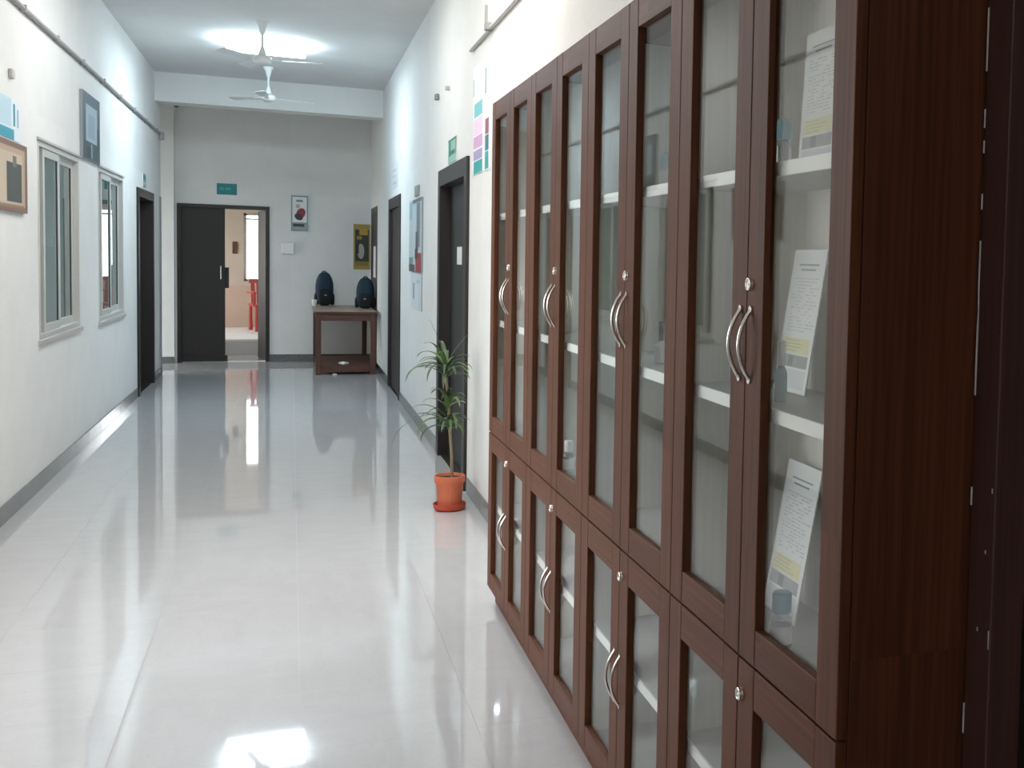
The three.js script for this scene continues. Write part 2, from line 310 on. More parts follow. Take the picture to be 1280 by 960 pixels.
// ---------------------------------------------------------------- lamps
function ledPanel(label, x, z, w, d, glow, [color, power]) {
  const t = thing('ceiling_light', label, 'light', [x, HC, z]);
  mesh('housing', rbox(w + 0.03, 0.015, d + 0.03, 0.004), M.whitePlastic, t, [0, -0.0075, 0]);
  mesh('diffuser', rbox(w, 0.07, d, 0.01), glow, t, [0, -0.05, 0]);
  const lamp = (W, H, pos, rot, p) => { const l = new THREE.RectAreaLight(color, p, W, H); l.position.set(...pos); l.rotation.set(...rot); l.castShadow = true; t.add(l); };
  lamp(w, d, [0, -0.092, 0], [-Math.PI / 2, 0, 0], power);                                   // the face below
  for (const k of [-1, 1]) { lamp(w, 0.07, [0, -0.05, k * (d / 2 + 0.006)], [0, k > 0 ? Math.PI : 0, 0], power * (k < 0 ? 1.6 : 0.6)); lamp(d, 0.07, [k * (w / 2 + 0.006), -0.05, 0], [0, k > 0 ? -Math.PI / 2 : Math.PI / 2, 0], power * 0.3); }   // the lit rim
  return t;
}
ledPanel('glowing white ceiling panel light behind the first ceiling fan', -0.22, -12.12, 0.7, 0.5, M.panelGlow, FAR_PANEL);
ledPanel('added unseen ceiling panel light that brightens the middle of the corridor', -0.2, -8.3, 0.7, 0.62, M.panelGlowNear, MID_FILL);
ledPanel('added unseen ceiling panel light behind the viewer that brightens the cabinet end panel', -0.3, 1.6, 0.7, 0.62, M.panelGlowNear, REAR_FILL);
ledPanel('glowing white ceiling panel light above the cabinets', 0.5, -5.7, 0.7, 0.62, M.panelGlowNear, NEAR_PANEL);

// ---------------------------------------------------------------- glass-door cabinets
const CW = 0.85, CX = 0.78;
const bowGeo = (() => {
  const pts = []; for (let i = 0; i <= 12; i++) { const t = i / 12 * 2 - 1; pts.push(new THREE.Vector3(-0.024 * (1 - t * t) - 0.001, t * 0.066, 0)); }
  return new THREE.TubeGeometry(new THREE.CatmullRomCurve3(pts), 20, 0.004, 8);
})();
const footGeo = new THREE.CylinderGeometry(0.007, 0.007, 0.004, 12).rotateZ(Math.PI / 2);
const handleGeo = mergeGeometries([bowGeo, footGeo.clone().translate(-0.002, 0.066, 0), footGeo.clone().translate(-0.002, -0.066, 0)]);
const lockGeo = mergeGeometries([new THREE.CylinderGeometry(0.0115, 0.0125, 0.006, 20), new THREE.TorusGeometry(0.0105, 0.002, 6, 20).rotateX(Math.PI / 2).translate(0, 0.003, 0), new THREE.BoxGeometry(0.002, 0.004, 0.01).translate(0, 0.004, 0)].map((g) => g.index ? g.toNonIndexed() : g)).rotateZ(Math.PI / 2);
function cabinet(zNear, label) {
  const t = thing('glass_door_cabinet', label, 'cabinet', [CX, 0, zNear - CW / 2], 0, 'glass-door cabinets in a row along the right wall');
  const h = CW / 2, D = 0.247, f = 0.021, s = 0.018;
  fit('plinth', [0.035, 0, -h + 0.002], [D, 0.078, h - 0.002], M.walnut, t, 0.002, true);
  for (const k of [-1, 1]) {
    const a = k < 0 ? -h + 0.0005 : h - s, b = k < 0 ? -h + s : h - 0.0005;
    const p = fit('side_panel', [f, 0.078, a], [D, 2.16, b], M.walnut, t, 0.0015);
    const li = k < 0 ? -h + s : h - s - 0.003;
    const q = mesh('lining', box(D - f - 0.006, 2.04, 0.003), M.lining, p, [0, 0, 0]); q.position.z = (li + 0.0015) - p.position.z;
  }
  fit('top_panel', [f, 2.142, -h + s], [D, 2.16, h - s], M.walnut, t, 0, true);
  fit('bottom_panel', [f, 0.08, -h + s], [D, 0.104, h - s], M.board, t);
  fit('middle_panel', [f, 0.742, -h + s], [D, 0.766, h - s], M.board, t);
  fit('back_panel', [D - 0.006, 0.104, -h + s + 0.003], [D - 0.001, 2.142, h - s - 0.003], M.laminate, t);
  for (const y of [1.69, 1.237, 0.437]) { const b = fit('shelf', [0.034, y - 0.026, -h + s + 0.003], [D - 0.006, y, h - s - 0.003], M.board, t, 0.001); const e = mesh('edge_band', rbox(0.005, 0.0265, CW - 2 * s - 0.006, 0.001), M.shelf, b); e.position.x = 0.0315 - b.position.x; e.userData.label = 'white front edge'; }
  for (const [y0, y1, hy, ly] of [[0.757, 2.157, 1.352, 1.465], [0.08, 0.752, 0.412, 0.687]]) for (const k of [-1, 1]) {
    const g = sub('door', t), g0 = 0.0012, a = k < 0 ? -h + g0 : g0, b = k < 0 ? -g0 : h - g0, S = 0.078;
    fit('stile', [0, y0, a], [0.02, y1, a + S], M.walnut, g, 0.0025); fit('stile', [0, y0, b - S], [0.02, y1, b], M.walnut, g, 0.0025);
    fit('rail', [0.0006, y0, a + S], [0.0194, y0 + 0.07, b - S], M.walnut, g, 0.0025, true); fit('rail', [0.0006, y1 - 0.076, a + S], [0.0194, y1, b - S], M.walnut, g, 0.0025, true);
    fit('glass_pane', [0.012, y0 + 0.07, a + S], [0.0155, y1 - 0.076, b - S], M.glass, g);
    const hd = mesh('handle', handleGeo, M.chrome, g, [0, hy, k * 0.026]); hd.userData.label = 'curved chrome bow handle';
    if (k > 0) mesh('lock', lockGeo, M.chrome, g, [-0.003, ly, 0.02]);
  }
  return t;
}
const ZC = -1.535;
const CAB = [
  'walnut cabinet with glass doors holding leaning certificates, with a bare dark end panel',
  'walnut cabinet with glass doors holding one small white bottle on its middle shelf',
  'walnut cabinet with glass doors holding one clear bottle on the floor of its upper part',
  'walnut cabinet with glass doors at the end of the row near the potted plant',
].map((l, i) => cabinet(ZC - i * CW, l));

// papers leaning against the back of the first cabinet
function printed(w, h, seed, tilt) {
  return canvasTex(w, h, (g) => {
    const r = rng(seed); g.fillStyle = '#eceeee'; g.fillRect(0, 0, w, h);
    g.fillStyle = '#8b95a0'; g.fillRect(w * 0.2, h * 0.10, w * 0.62, h * 0.012); g.fillRect(w * 0.28, h * 0.135, w * 0.46, h * 0.012);
    g.fillStyle = '#b9bfc6';
    for (let i = 0; i < 17; i++) { const y = h * (0.2 + i * 0.023); let x = w * 0.14; while (x < w * 0.84) { const l = w * (0.03 + r() * 0.1); if (r() < 0.75) g.fillRect(x, y, l, h * 0.006); x += l + w * 0.03; } }
    g.fillStyle = '#e3dfae'; g.fillRect(w * 0.1, h * 0.62, w * 0.8, h * 0.11);
    g.fillStyle = '#c0bc98'; for (let i = 0; i < 4; i++) g.fillRect(w * 0.14, h * (0.635 + i * 0.024), w * (0.4 + r() * 0.3), h * 0.006);
    g.fillStyle = '#989c9c'; g.fillRect(w * 0.08, h * 0.74, w * 0.84, h * 0.085); g.fillStyle = '#737878'; g.fillRect(w * 0.32, h * 0.745, w * 0.16, h * 0.075);
    g.fillStyle = '#d9dbe0'; g.fillRect(w * 0.08, h * 0.84, w * 0.84, h * 0.13);
  });
}
function flatSheet(w, h, d, front, edge) {                       // thin sheet, printed on its +z face
  const g = new THREE.BoxGeometry(w, h, d); return [g, [edge, edge, edge, edge, front, edge]];
}
function paper(y, z, xb, lean, w, h, seed, label) {
  const t = thing('certificate', label, 'certificate', [xb, y, z], -Math.PI / 2, 'certificates leaning inside the cabinet');
  const [g, m] = flatSheet(w, h, 0.003, std({ map: printed(160, 320, seed), roughness: 0.55 }), M.labelWhite);
  mesh('sheet', g.translate(0, h / 2, 0), m, t, [0, 0.002, 0], [-lean, 0, 0]);
}
paper(1.69, -2.07, 0.965, 0.05, 0.165, 0.29, 1, 'printed white certificate leaning on the top shelf of the cabinet');
paper(1.237, -2.125, 0.945, 0.15, 0.16, 0.30, 2, 'printed white certificate leaning on the middle shelf of the cabinet');
paper(0.766, -2.125, 0.935, 0.17, 0.165, 0.32, 3, 'printed white certificate leaning on the lowest board of the upper cabinet');

// bottles
const lathe = (pts, n = 24) => new THREE.LatheGeometry(pts.map(([a, b]) => new THREE.Vector2(a, b)), n);
function vial(label, x, y, z, r, hBody, capH, bodyM, capM, capR, withLabel = true) {
  const t = thing('bottle', label, 'bottle', [x, y, z], 0, 'bottles standing in the cabinets');
  mesh('body', lathe([[0, 0.001], [r * 0.92, 0.001], [r, 0.004], [r, hBody * 0.72], [r * 0.9, hBody * 0.82], [r * 0.5, hBody * 0.92], [r * 0.5, hBody]]), bodyM, t);
  mesh('cap', lathe([[0, hBody + capH], [capR * 0.85, hBody + capH], [capR, hBody + capH * 0.9], [capR, hBody - 0.004], [capR * 0.6, hBody - 0.004]]), capM, t);
  if (withLabel) mesh('paper_label', lathe([[r + 0.0006, hBody * 0.15], [r + 0.0006, hBody * 0.62]]), M.labelWhite, t);
}
vial('clear bottle with a blue cap on the top shelf beside a certificate', 0.88, 1.69, -2.035, 0.016, 0.062, 0.034, M.bottleGlass, M.blueCap, 0.017, false);
vial('slim teal bottle with a white cap in front of the middle certificate', 0.865, 1.237, -1.985, 0.0125, 0.075, 0.045, M.tealBottle, M.labelWhite, 0.008, false);
vial('small white labelled bottle with dark band on the middle shelf', 0.86, 1.237, -2.06, 0.0125, 0.07, 0.055, M.black, M.labelWhite, 0.0095);
vial('clear bottle with a blue cap on the lowest board before a certificate', 0.86, 0.766, -1.94, 0.021, 0.075, 0.035, M.bottleGlass, M.blueCap, 0.019);
vial('small clear bottle with a blue cap on the top shelf, standing alone', 0.885, 1.69, -2.815, 0.016, 0.06, 0.035, M.labelWhite, M.blueCap, 0.015, false);
vial('small white bottle with a dark slim cap on the middle shelf, standing alone', 0.88, 1.237, -2.81, 0.017, 0.06, 0.05, M.labelWhite, M.black, 0.006, false);
vial('clear bottle with a white cap on the lowest board, standing alone', 0.88, 0.766, -3.85, 0.02, 0.075, 0.035, M.bottleGlass, M.labelWhite, 0.015);

// ---------------------------------------------------------------- potted plant
{
  const t = thing('potted_plant', 'leafy green dragon plant in a terracotta pot beside the dark door', 'plant', [0.862, 0, -6.87]);
  mesh('saucer', lathe([[0, 0.002], [0.078, 0.002], [0.09, 0.012], [0.094, 0.04], [0.089, 0.04], [0.083, 0.014], [0, 0.012]], 36), M.saucer, t);
  mesh('pot', lathe([[0, 0.013], [0.062, 0.013], [0.066, 0.02], [0.078, 0.165], [0.087, 0.167], [0.088, 0.204], [0.084, 0.208], [0.079, 0.205], [0.076, 0.17], [0, 0.17]], 36), M.terracotta, t);
  mesh('soil', new THREE.CylinderGeometry(0.077, 0.075, 0.02, 28), M.soil, t, [0, 0.18, 0]);
  const path = new THREE.CatmullRomCurve3([[0.012, 0.18, 0], [0.008, 0.34, 0.004], [-0.006, 0.52, 0], [-0.012, 0.66, 0.004], [-0.028, 0.8, 0], [-0.032, 0.9, 0]].map((p) => new THREE.Vector3(...p)));
  mesh('stem', new THREE.TubeGeometry(path, 24, 0.0085, 8), M.stem, t);
  const r = rng(42);
  function leaf(base, az, up, len, droop, wid, mat) {
    const N = 9, pos = [], idx = [], dir = new THREE.Vector3(Math.cos(az), 0, Math.sin(az)), side = new THREE.Vector3(-Math.sin(az), 0, Math.cos(az));
    let p = base.clone(), el = up; const st = len / N;
    for (let i = 0; i <= N; i++) {
      const u = i / N, w = wid * (u < 0.3 ? 0.55 + 1.5 * u : 1) * Math.pow(Math.max(0, 1 - u), 0.55) + 0.0006;
      const nrm = new THREE.Vector3().copy(dir).multiplyScalar(-Math.sin(el)).add(new THREE.Vector3(0, Math.cos(el), 0));
      for (const k of [-1, 0, 1]) { const q = p.clone().addScaledVector(side, k * w).addScaledVector(nrm, Math.abs(k) * w * 0.35); pos.push(q.x, q.y, q.z); }
      if (i < N) for (const k of [0, 1]) { const a = i * 3 + k; idx.push(a, a + 1, a + 3, a + 1, a + 4, a + 3); }
      p = p.clone().addScaledVector(dir, Math.cos(el) * st).add(new THREE.Vector3(0, Math.sin(el) * st, 0)); el -= droop / N * (0.4 + 1.2 * u);
    }
    const g = new THREE.BufferGeometry(); g.setAttribute('position', new THREE.Float32BufferAttribute(pos, 3)); g.setIndex(idx); g.computeVertexNormals();
    mesh('leaf', g, mat, t);
  }
  const pick = () => M.leaf[Math.floor(r() * 3)];
  // crown, then the two lower tufts; leaves that would reach into the wall stay short
  const tuft = (y, x, n, lenMin, lenMax, up0, up1, dr) => {
    for (let i = 0; i < n; i++) {
      const az = i * 2.39996 + r() * 0.5, toWall = Math.max(0, Math.cos(az)), L = (lenMin + r() * (lenMax - lenMin)) * (1 - 0.3 * toWall);
      leaf(new THREE.Vector3(x, y + (r() - 0.5) * 0.08, 0), az, up0 + r() * (up1 - up0), L, dr + r() * 0.9, 0.013 + r() * 0.005, pick());
    }
  };
  tuft(0.82, -0.03, 30, 0.17, 0.34, 0.3, 1.35, 1.6);
  tuft(0.61, -0.014, 16, 0.14, 0.24, 0.6, 1.35, 1.9);
  tuft(0.51, -0.01, 20, 0.15, 0.29, 0.3, 1.1, 1.9);
  leaf(new THREE.Vector3(-0.04, 0.92, 0), Math.PI, 1.25, 0.24, 0.15, 0.008, M.leaf[2]);
  leaf(new THREE.Vector3(-0.01, 0.9, 0), 0.1, 1.0, 0.2, 0.2, 0.009, M.leaf[1]);
  leaf(new THREE.Vector3(-0.01, 0.57, 0), Math.PI - 0.2, 0.1, 0.42, 1.9, 0.008, M.leaf[2]);
  leaf(new THREE.Vector3(0, 0.62, 0), 0.9, 0.6, 0.13, 1.2, 0.011, M.leafPale);
}

// ---------------------------------------------------------------- table, backpacks, scraps
{
  const x0 = 0.262, x1 = 0.992, z0 = -16.9, z1 = -15.02, H = 0.79;
  const t = thing('wooden_table', 'long brown wooden table with pale top against the right wall', 'table', [(x0 + x1) / 2, 0, (z0 + z1) / 2]);
  const w = (x1 - x0) / 2, d = (z1 - z0) / 2;
  fit('tabletop', [-w, H - 0.025, -d], [w, H, d], M.tableTop, t, 0.004, true); fit('edge_band', [-w - 0.002, H - 0.026, d - 0.002], [w + 0.002, H - 0.002, d + 0.006], M.tableWood, t, 0.002);
  for (const sx of [-1, 1]) for (const sz of [-1, 1]) fit('leg', [Math.min(sx * (w - 0.02), sx * (w - 0.08)), 0, Math.min(sz * (d - 0.01), sz * (d - 0.07))], [Math.max(sx * (w - 0.02), sx * (w - 0.08)), H - 0.025, Math.max(sz * (d - 0.01), sz * (d - 0.07))], M.tableWood, t, 0.004);
  for (const s of [-1, 1]) {
    fit('apron', [-w + 0.08, H - 0.115, s > 0 ? d - 0.045 : -d + 0.02], [w - 0.08, H - 0.025, s > 0 ? d - 0.02 : -d + 0.045], M.tableWood, t, 0.002, true);
    fit('apron', [s > 0 ? w - 0.06 : -w + 0.035, H - 0.115, -d + 0.07], [s > 0 ? w - 0.035 : -w + 0.06, H - 0.025, d - 0.07], M.tableWood, t, 0.002);
    fit('stretcher', [-w + 0.08, 0.03, s > 0 ? d - 0.055 : -d + 0.02], [w - 0.08, 0.1, s > 0 ? d - 0.025 : -d + 0.05], M.tableWood, t, 0.003, true);
  }
  fit('lower_shelf', [-w + 0.03, 0.07, -d + 0.055], [w - 0.03, 0.088, d - 0.06], M.tableWood, t, 0.002);
}
function blob(w, h, d, ex, taper) {                              // super-ellipsoid standing on y = 0
  const g = new THREE.SphereGeometry(1, 32, 24), p = g.attributes.position, sp = (v, e) => Math.sign(v) * Math.pow(Math.abs(v), e);
  for (let i = 0; i < p.count; i++) {
    const y = sp(p.getY(i), ex[1]), k = 1 - taper * Math.max(0, y) ** 2; p.setXYZ(i, sp(p.getX(i), ex[0]) * w / 2 * k, (y + 1) * h / 2, sp(p.getZ(i), ex[2]) * d / 2 * k);
  }
  g.computeVertexNormals(); return g;
}
function backpack(label, pos, turn, w, h, d) {
  const t = thing('backpack', label, 'backpack', pos, turn, 'backpacks on the wooden table');
  mesh('body', blob(w, h, d, [0.62, 0.75, 0.62], 0.22), M.navy, t);
  mesh('front_pocket', blob(w * 0.78, h * 0.48, d * 0.4, [0.5, 0.6, 0.6], 0.08), M.navyDark, t, [0, h * 0.03, d * 0.4]);
  mesh('top_pocket', blob(w * 0.6, h * 0.34, d * 0.3, [0.5, 0.6, 0.6], 0.2), M.navy, t, [0, h * 0.5, d * 0.32]);
  for (const s of [-1, 1]) mesh('side_pocket', blob(w * 0.24, h * 0.36, d * 0.62, [0.6, 0.6, 0.6], 0.1), M.navyDark, t, [s * w * 0.45, h * 0.02, 0]);
  mesh('carry_loop', new THREE.TorusGeometry(w * 0.12, 0.008, 8, 20, Math.PI), M.navyDark, t, [0, h * 0.965, -d * 0.12]);
  mesh('zipper', new THREE.TorusGeometry(w * 0.27, 0.004, 6, 24, Math.PI), M.frameGrey, t, [0, h * 0.62, d * 0.43]);
  for (const s of [-1, 1]) mesh('shoulder_strap', new THREE.TubeGeometry(new THREE.CatmullRomCurve3([[s * w * 0.16, h * 0.9, -d * 0.4], [s * w * 0.2, h * 0.6, -d * 0.56], [s * w * 0.24, h * 0.14, -d * 0.46]].map((p) => new THREE.Vector3(...p))), 12, 0.014, 6), M.navyDark, t);
  fit('tag_patch', [-0.015, h * 0.3, d * 0.595], [0.015, h * 0.34, d * 0.605], M.frameGrey, t);
}
backpack('dark blue backpack on the table end near the red figure poster', [0.42, 0.79, -16.74], 0.1, 0.225, 0.46, 0.2);
backpack('dark blue backpack on the table below the yellow poster', [0.9, 0.79, -15.95], -0.1, 0.225, 0.41, 0.2);
{
  const t = thing('paper_cup', 'small white cup at the corner of the wooden table', 'cup', [0.29, 0.79, -16.45]);
  mesh('body', lathe([[0, 0.001], [0.026, 0.001], [0.036, 0.09], [0.033, 0.09], [0.024, 0.004], [0, 0.004]]), M.whitePlastic, t);
  function scrap(name, label, x, y, z, s, seed, m) {
    const g = new THREE.IcosahedronGeometry(s, 1), p = g.attributes.position, r = rng(seed), seen = new Map();
    for (let i = 0; i < p.count; i++) { const k = [p.getX(i), p.getY(i), p.getZ(i)].map((v) => v.toFixed(4)).join(); if (!seen.has(k)) seen.set(k, 0.6 + 0.6 * r()); const q = seen.get(k); p.setXYZ(i, p.getX(i) * q * 1.4, Math.max(-s * 0.38, p.getY(i) * q * 0.6), p.getZ(i) * q); }
    g.computeVertexNormals(); const o = mesh(numbered(name), g, m, scene, [x, y + s * 0.4, z]); tag(o, label, 'paper');
  }
  scrap('paper_scrap', 'crumpled pale paper on the lower shelf of the wooden table', 0.62, 0.089, -15.45, 0.045, 3, M.whitePlastic);
  scrap('paper_scrap', 'tiny white paper scrap on the floor before the wooden table', 0.5, 0, -14.98, 0.022, 4, M.whitePlastic);
}

// ---------------------------------------------------------------- ceiling fans
function fan(label, x, z, turn) {
  const t = thing('ceiling_fan', label, 'fan', [x, HC, z], turn, 'ceiling fans');
  mesh('canopy', lathe([[0.012, -0.11], [0.02, -0.1], [0.034, -0.04], [0.052, -0.012], [0.052, 0]]), M.whitePlastic, t);
  mesh('downrod', new THREE.CylinderGeometry(0.011, 0.011, 0.24, 12), M.whitePlastic, t, [0, -0.17, 0]);
  mesh('lower_canopy', lathe([[0.034, -0.29], [0.03, -0.27], [0.014, -0.22], [0.011, -0.215]]), M.whitePlastic, t);
  mesh('motor', lathe([[0, -0.375], [0.05, -0.372], [0.07, -0.355], [0.075, -0.335], [0.072, -0.31], [0.05, -0.295], [0, -0.29]], 32), M.whitePlastic, t);
  for (let i = 0; i < 3; i++) {
    const g = sub('blade_arm', t, [0, -0.335, 0], i * 2 * Math.PI / 3);
    fit('bracket', [0.07, -0.004, -0.02], [0.17, 0.004, 0.02], M.whitePlastic, g, 0.002);
    const s = new THREE.Shape(); s.moveTo(0.13, -0.035); s.lineTo(0.48, -0.055); s.quadraticCurveTo(0.51, 0, 0.48, 0.055); s.lineTo(0.13, 0.045); s.closePath();
    const b = mesh('blade', new THREE.ExtrudeGeometry(s, { depth: 0.003, bevelEnabled: false }).rotateX(Math.PI / 2), M.whitePlastic, g, [0, 0.004, 0]); b.rotation.x = 0.2;
  }
}
fan('white ceiling fan hanging in front of the ceiling light', -0.23, -11.07, 1.9);
fan('white ceiling fan hanging before the ceiling beam', -0.225, -13.72, 0.35);

// ---------------------------------------------------------------- conduits
function conduit(name, label, pts, r, m) { const o = mesh(numbered(name), new THREE.TubeGeometry(new THREE.CatmullRomCurve3(pts.map((p) => new THREE.Vector3(...p)), false, 'catmullrom', 0), 12, r, 8), m, scene); return tag(o, label, 'pipe'); }
{
  const t = thing('conduit_pipe', 'long grey conduit pipe running high along the left wall', 'pipe', [XL + 0.019, 2.857, -15.2]);
  mesh('pipe', new THREE.CylinderGeometry(0.014, 0.014, 12, 10).rotateX(Math.PI / 2), M.pvc, t, [0, 0, 6]);
  for (let i = 0; i < 12; i++) fit('clip', [-0.016, -0.019, 0.4 + i * 1.0], [0.017, 0.019, 0.425 + i * 1.0], M.pvc, t, 0.003);
  fit('end_box', [-0.016, -0.07, -0.1], [0.03, 0.02, -0.0], M.pvc, t, 0.004);
  const u = thing('conduit_pipe', 'short white conduit high on the right wall above the tall banner', 'pipe', [XR - 0.012, 2.79, -7.3]);
  mesh('pipe', new THREE.CylinderGeometry(0.012, 0.012, 2.2, 10).rotateX(Math.PI / 2), M.sill, u, [0, 0, 1.1]);
  fit('holder', [-0.03, -0.012, 0.72], [0.012, 0.03, 0.78], M.grey, u, 0.003); fit('holder_pin', [-0.03, 0.02, 0.735], [-0.015, 0.13, 0.75], M.grey, u, 0.002);
}
function small(name, label, cat, lo, hi, m, group) { const c = [0, 1, 2].map((i) => (lo[i] + hi[i]) / 2), s = [0, 1, 2].map((i) => hi[i] - lo[i]); return tag(mesh(numbered(name), rbox(...s, Math.min(...s) * 0.2), m, scene, c), label, cat, group); }

// ---------------------------------------------------------------- posters, signs, notices
// on a side wall: z range, y range; wall 'L' or 'R'
function wallSheet(name, label, cat, wall, zA, zB, yA, yB, w, h, draw, thick = 0.012, edge = M.frameGrey) {
  const W = Math.abs(zB - zA), H = yB - yA, x = wall === 'L' ? XL + thick / 2 + 0.0005 : XR - thick / 2 - 0.0005;
  const [g, m] = flatSheet(W, H, thick, std({ map: canvasTex(w, h, draw), roughness: 0.5 }), edge);
  return tag(mesh(numbered(name), g, m, scene, [x, (yA + yB) / 2, (zA + zB) / 2], [0, wall === 'L' ? Math.PI / 2 : -Math.PI / 2, 0]), label, cat);
}
function backSheet(name, label, cat, xA, xB, yA, yB, w, h, draw, thick = 0.012, edge = M.frameGrey) {
  const [g, m] = flatSheet(xB - xA, yB - yA, thick, std({ map: canvasTex(w, h, draw), roughness: 0.5 }), edge);
  return tag(mesh(numbered(name), g, m, scene, [(xA + xB) / 2, (yA + yB) / 2, ZB + thick / 2 + 0.0005]), label, cat);
}
const R4 = (g, c, x, y, w, h) => { g.fillStyle = c; g.fillRect(x, y, w, h); };
// left wall, seen along its length: canvas x runs from near to far
wallSheet('framed_poster', 'dark framed poster with pale blue centre between the two left windows', 'poster', 'L', -10.58, -9.77, 2.16, 2.66, 240, 150, (g, w, h) => {
  R4(g, '#4b5f6c', 0, 0, w, h); R4(g, '#a6bac4', w * 0.17, h * 0.17, w * 0.66, h * 0.56); R4(g, '#93abb8', w * 0.3, h * 0.3, w * 0.4, h * 0.36);
  R4(g, '#3c5058', w * 0.04, h * 0.72, w * 0.92, h * 0.25); R4(g, '#27363a', w * 0.2, h * 0.8, w * 0.28, h * 0.17); R4(g, '#a9bcc4', w * 0.47, h * 0.74, w * 0.06, h * 0.22);
  R4(g, '#2d4450', w * 0.82, h * 0.45, w * 0.12, h * 0.35);
}, 0.02);
wallSheet('framed_poster', 'brown framed poster with a dark picture beside the first left window', 'poster', 'L', -7.83, -6.9, 1.685, 2.07, 260, 130, (g, w, h) => {
  R4(g, '#7d6152', 0, 0, w, h); R4(g, '#b59d86', w * 0.03, h * 0.08, w * 0.9, h * 0.84); R4(g, '#c4b39d', w * 0.1, h * 0.16, w * 0.76, h * 0.72); R4(g, '#454a45', w * 0.44, h * 0.3, w * 0.4, h * 0.56); R4(g, '#6a6d60', w * 0.6, h * 0.2, w * 0.1, h * 0.16);
  R4(g, '#8d7257', w * 0.1, h * 0.9, w * 0.8, h * 0.04);
}, 0.02);
wallSheet('wall_notice', 'pale blue and white notice above the brown framed poster', 'notice', 'L', -7.75, -7.0, 2.085, 2.31, 240, 80, (g, w, h) => {
  R4(g, '#dfe7ee', 0, 0, w, h); R4(g, '#bcd7e4', 0, 0, w * 0.7, h * 0.7); R4(g, '#2f8296', w * 0.76, h * 0.1, w * 0.06, h * 0.55); R4(g, '#7db2c4', w * 0.89, h * 0.2, w * 0.05, h * 0.45); R4(g, '#3c9ab0', 0, h * 0.74, w * 0.78, h * 0.26);
}, 0.004, M.labelWhite);
wallSheet('door_sign', 'small teal sign above the dark door in the left wall', 'sign', 'L', -13.86, -13.6, 2.15, 2.29, 60, 40, (g, w, h) => { R4(g, '#6f9c9c', 0, 0, w, h); R4(g, '#3f6c70', w * 0.1, h * 0.15, w * 0.8, h * 0.25); R4(g, '#a8c4c2', w * 0.1, h * 0.6, w * 0.8, h * 0.2); }, 0.006, M.labelWhite);
// right wall: canvas x runs from far to near
wallSheet('notice_board', 'tall notice board of white and red leaflets on the right wall', 'poster', 'R', -11.2, -10.1, 1.36, 2.01, 200, 130, (g, w, h) => {
  R4(g, '#b9c6cc', 0, 0, w, h); R4(g, '#8fbcc0', w * 0.02, h * 0.02, w * 0.24, h * 0.24); R4(g, '#c6d0d4', w * 0.28, h * 0.08, w * 0.3, h * 0.7); R4(g, '#6e7278', w * 0.3, 0, w * 0.7, h * 0.05);
  R4(g, '#7a858c', w * 0.62, h * 0.06, w * 0.26, h * 0.6); R4(g, '#4b5258', w * 0.55, h * 0.45, w * 0.2, h * 0.25); R4(g, '#9a2f35', w * 0.55, h * 0.74, w * 0.45, h * 0.26); R4(g, '#3a3232', w * 0.5, h * 0.68, w * 0.22, h * 0.14); R4(g, '#6f9488', 0, h * 0.8, w * 0.34, h * 0.1); R4(g, '#4d4a4c', 0, h * 0.9, w * 0.5, h * 0.1);
}, 0.014);
wallSheet('wall_notice', 'white paper notice hanging below the tall notice board', 'notice', 'R', -11.1, -10.08, 1.03, 1.355, 160, 60, (g, w, h) => { R4(g, '#d5dde2', 0, 0, w, h); R4(g, '#9aa6ae', w * 0.2, h * 0.3, w * 0.14, h * 0.45); R4(g, '#8b9096', w * 0.93, 0, w * 0.07, h); R4(g, '#bcc8ce', w * 0.5, h * 0.2, w * 0.3, h * 0.08); }, 0.005, M.labelWhite);
small('wall_clip', 'small grey switch plate above the tall notice board', 'switch', [XR - 0.014, 2.04, -10.75], [XR - 0.0005, 2.13, -10.4], M.frameGrey);
wallSheet('door_sign', 'green sign with dark mark above the door behind the plant', 'sign', 'R', -8.42, -7.98, 2.165, 2.33, 80, 60, (g, w, h) => { R4(g, '#8fc0b0', 0, 0, w, h); R4(g, '#2c6a62', w * 0.12, h * 0.12, w * 0.2, h * 0.6); R4(g, '#2c6a62', w * 0.12, h * 0.5, w * 0.7, h * 0.18); R4(g, '#3d7d70', 0, 0, w, h * 0.1); R4(g, '#3d7d70', w * 0.9, 0, w * 0.1, h * 0.7); }, 0.006, M.labelWhite);
wallSheet('wall_notice', 'faint white paper notice above the door nearest the wooden table', 'notice', 'R', -13.45, -12.65, 2.24, 2.49, 120, 60, (g, w, h) => { R4(g, '#dce3e6', 0, 0, w, h); R4(g, '#b6c2c8', w * 0.2, h * 0.2, w * 0.6, h * 0.1); R4(g, '#c2ccd2', w * 0.2, h * 0.45, w * 0.5, h * 0.1); R4(g, '#b6c2c8', w * 0.3, h * 0.75, w * 0.5, h * 0.12); }, 0.003, M.labelWhite);
wallSheet('banner', 'tall banner of pink and teal cards beside the cabinets', 'banner', 'R', -7.22, -6.82, 2.01, 2.66, 120, 260, (g, w, h) => {
  R4(g, '#eef0f4', 0, 0, w, h); R4(g, '#dfe6f2', w * 0.05, h * 0.02, w * 0.9, h * 0.24); R4(g, '#6d8f98', 0, h * 0.1, w * 0.05, h * 0.16); R4(g, '#6fc4c8', w * 0.1, h * 0.34, w * 0.8, h * 0.13); R4(g, '#efd5ea', w * 0.05, h * 0.49, w * 0.88, h * 0.15); R4(g, '#d9a6cf', w * 0.05, h * 0.65, w * 0.88, h * 0.11); R4(g, '#a79cc4', w * 0.05, h * 0.78, w * 0.88, h * 0.09); R4(g, '#25a3a3', w * 0.08, h * 0.88, w * 0.86, h * 0.115);
}, 0.004, M.labelWhite);
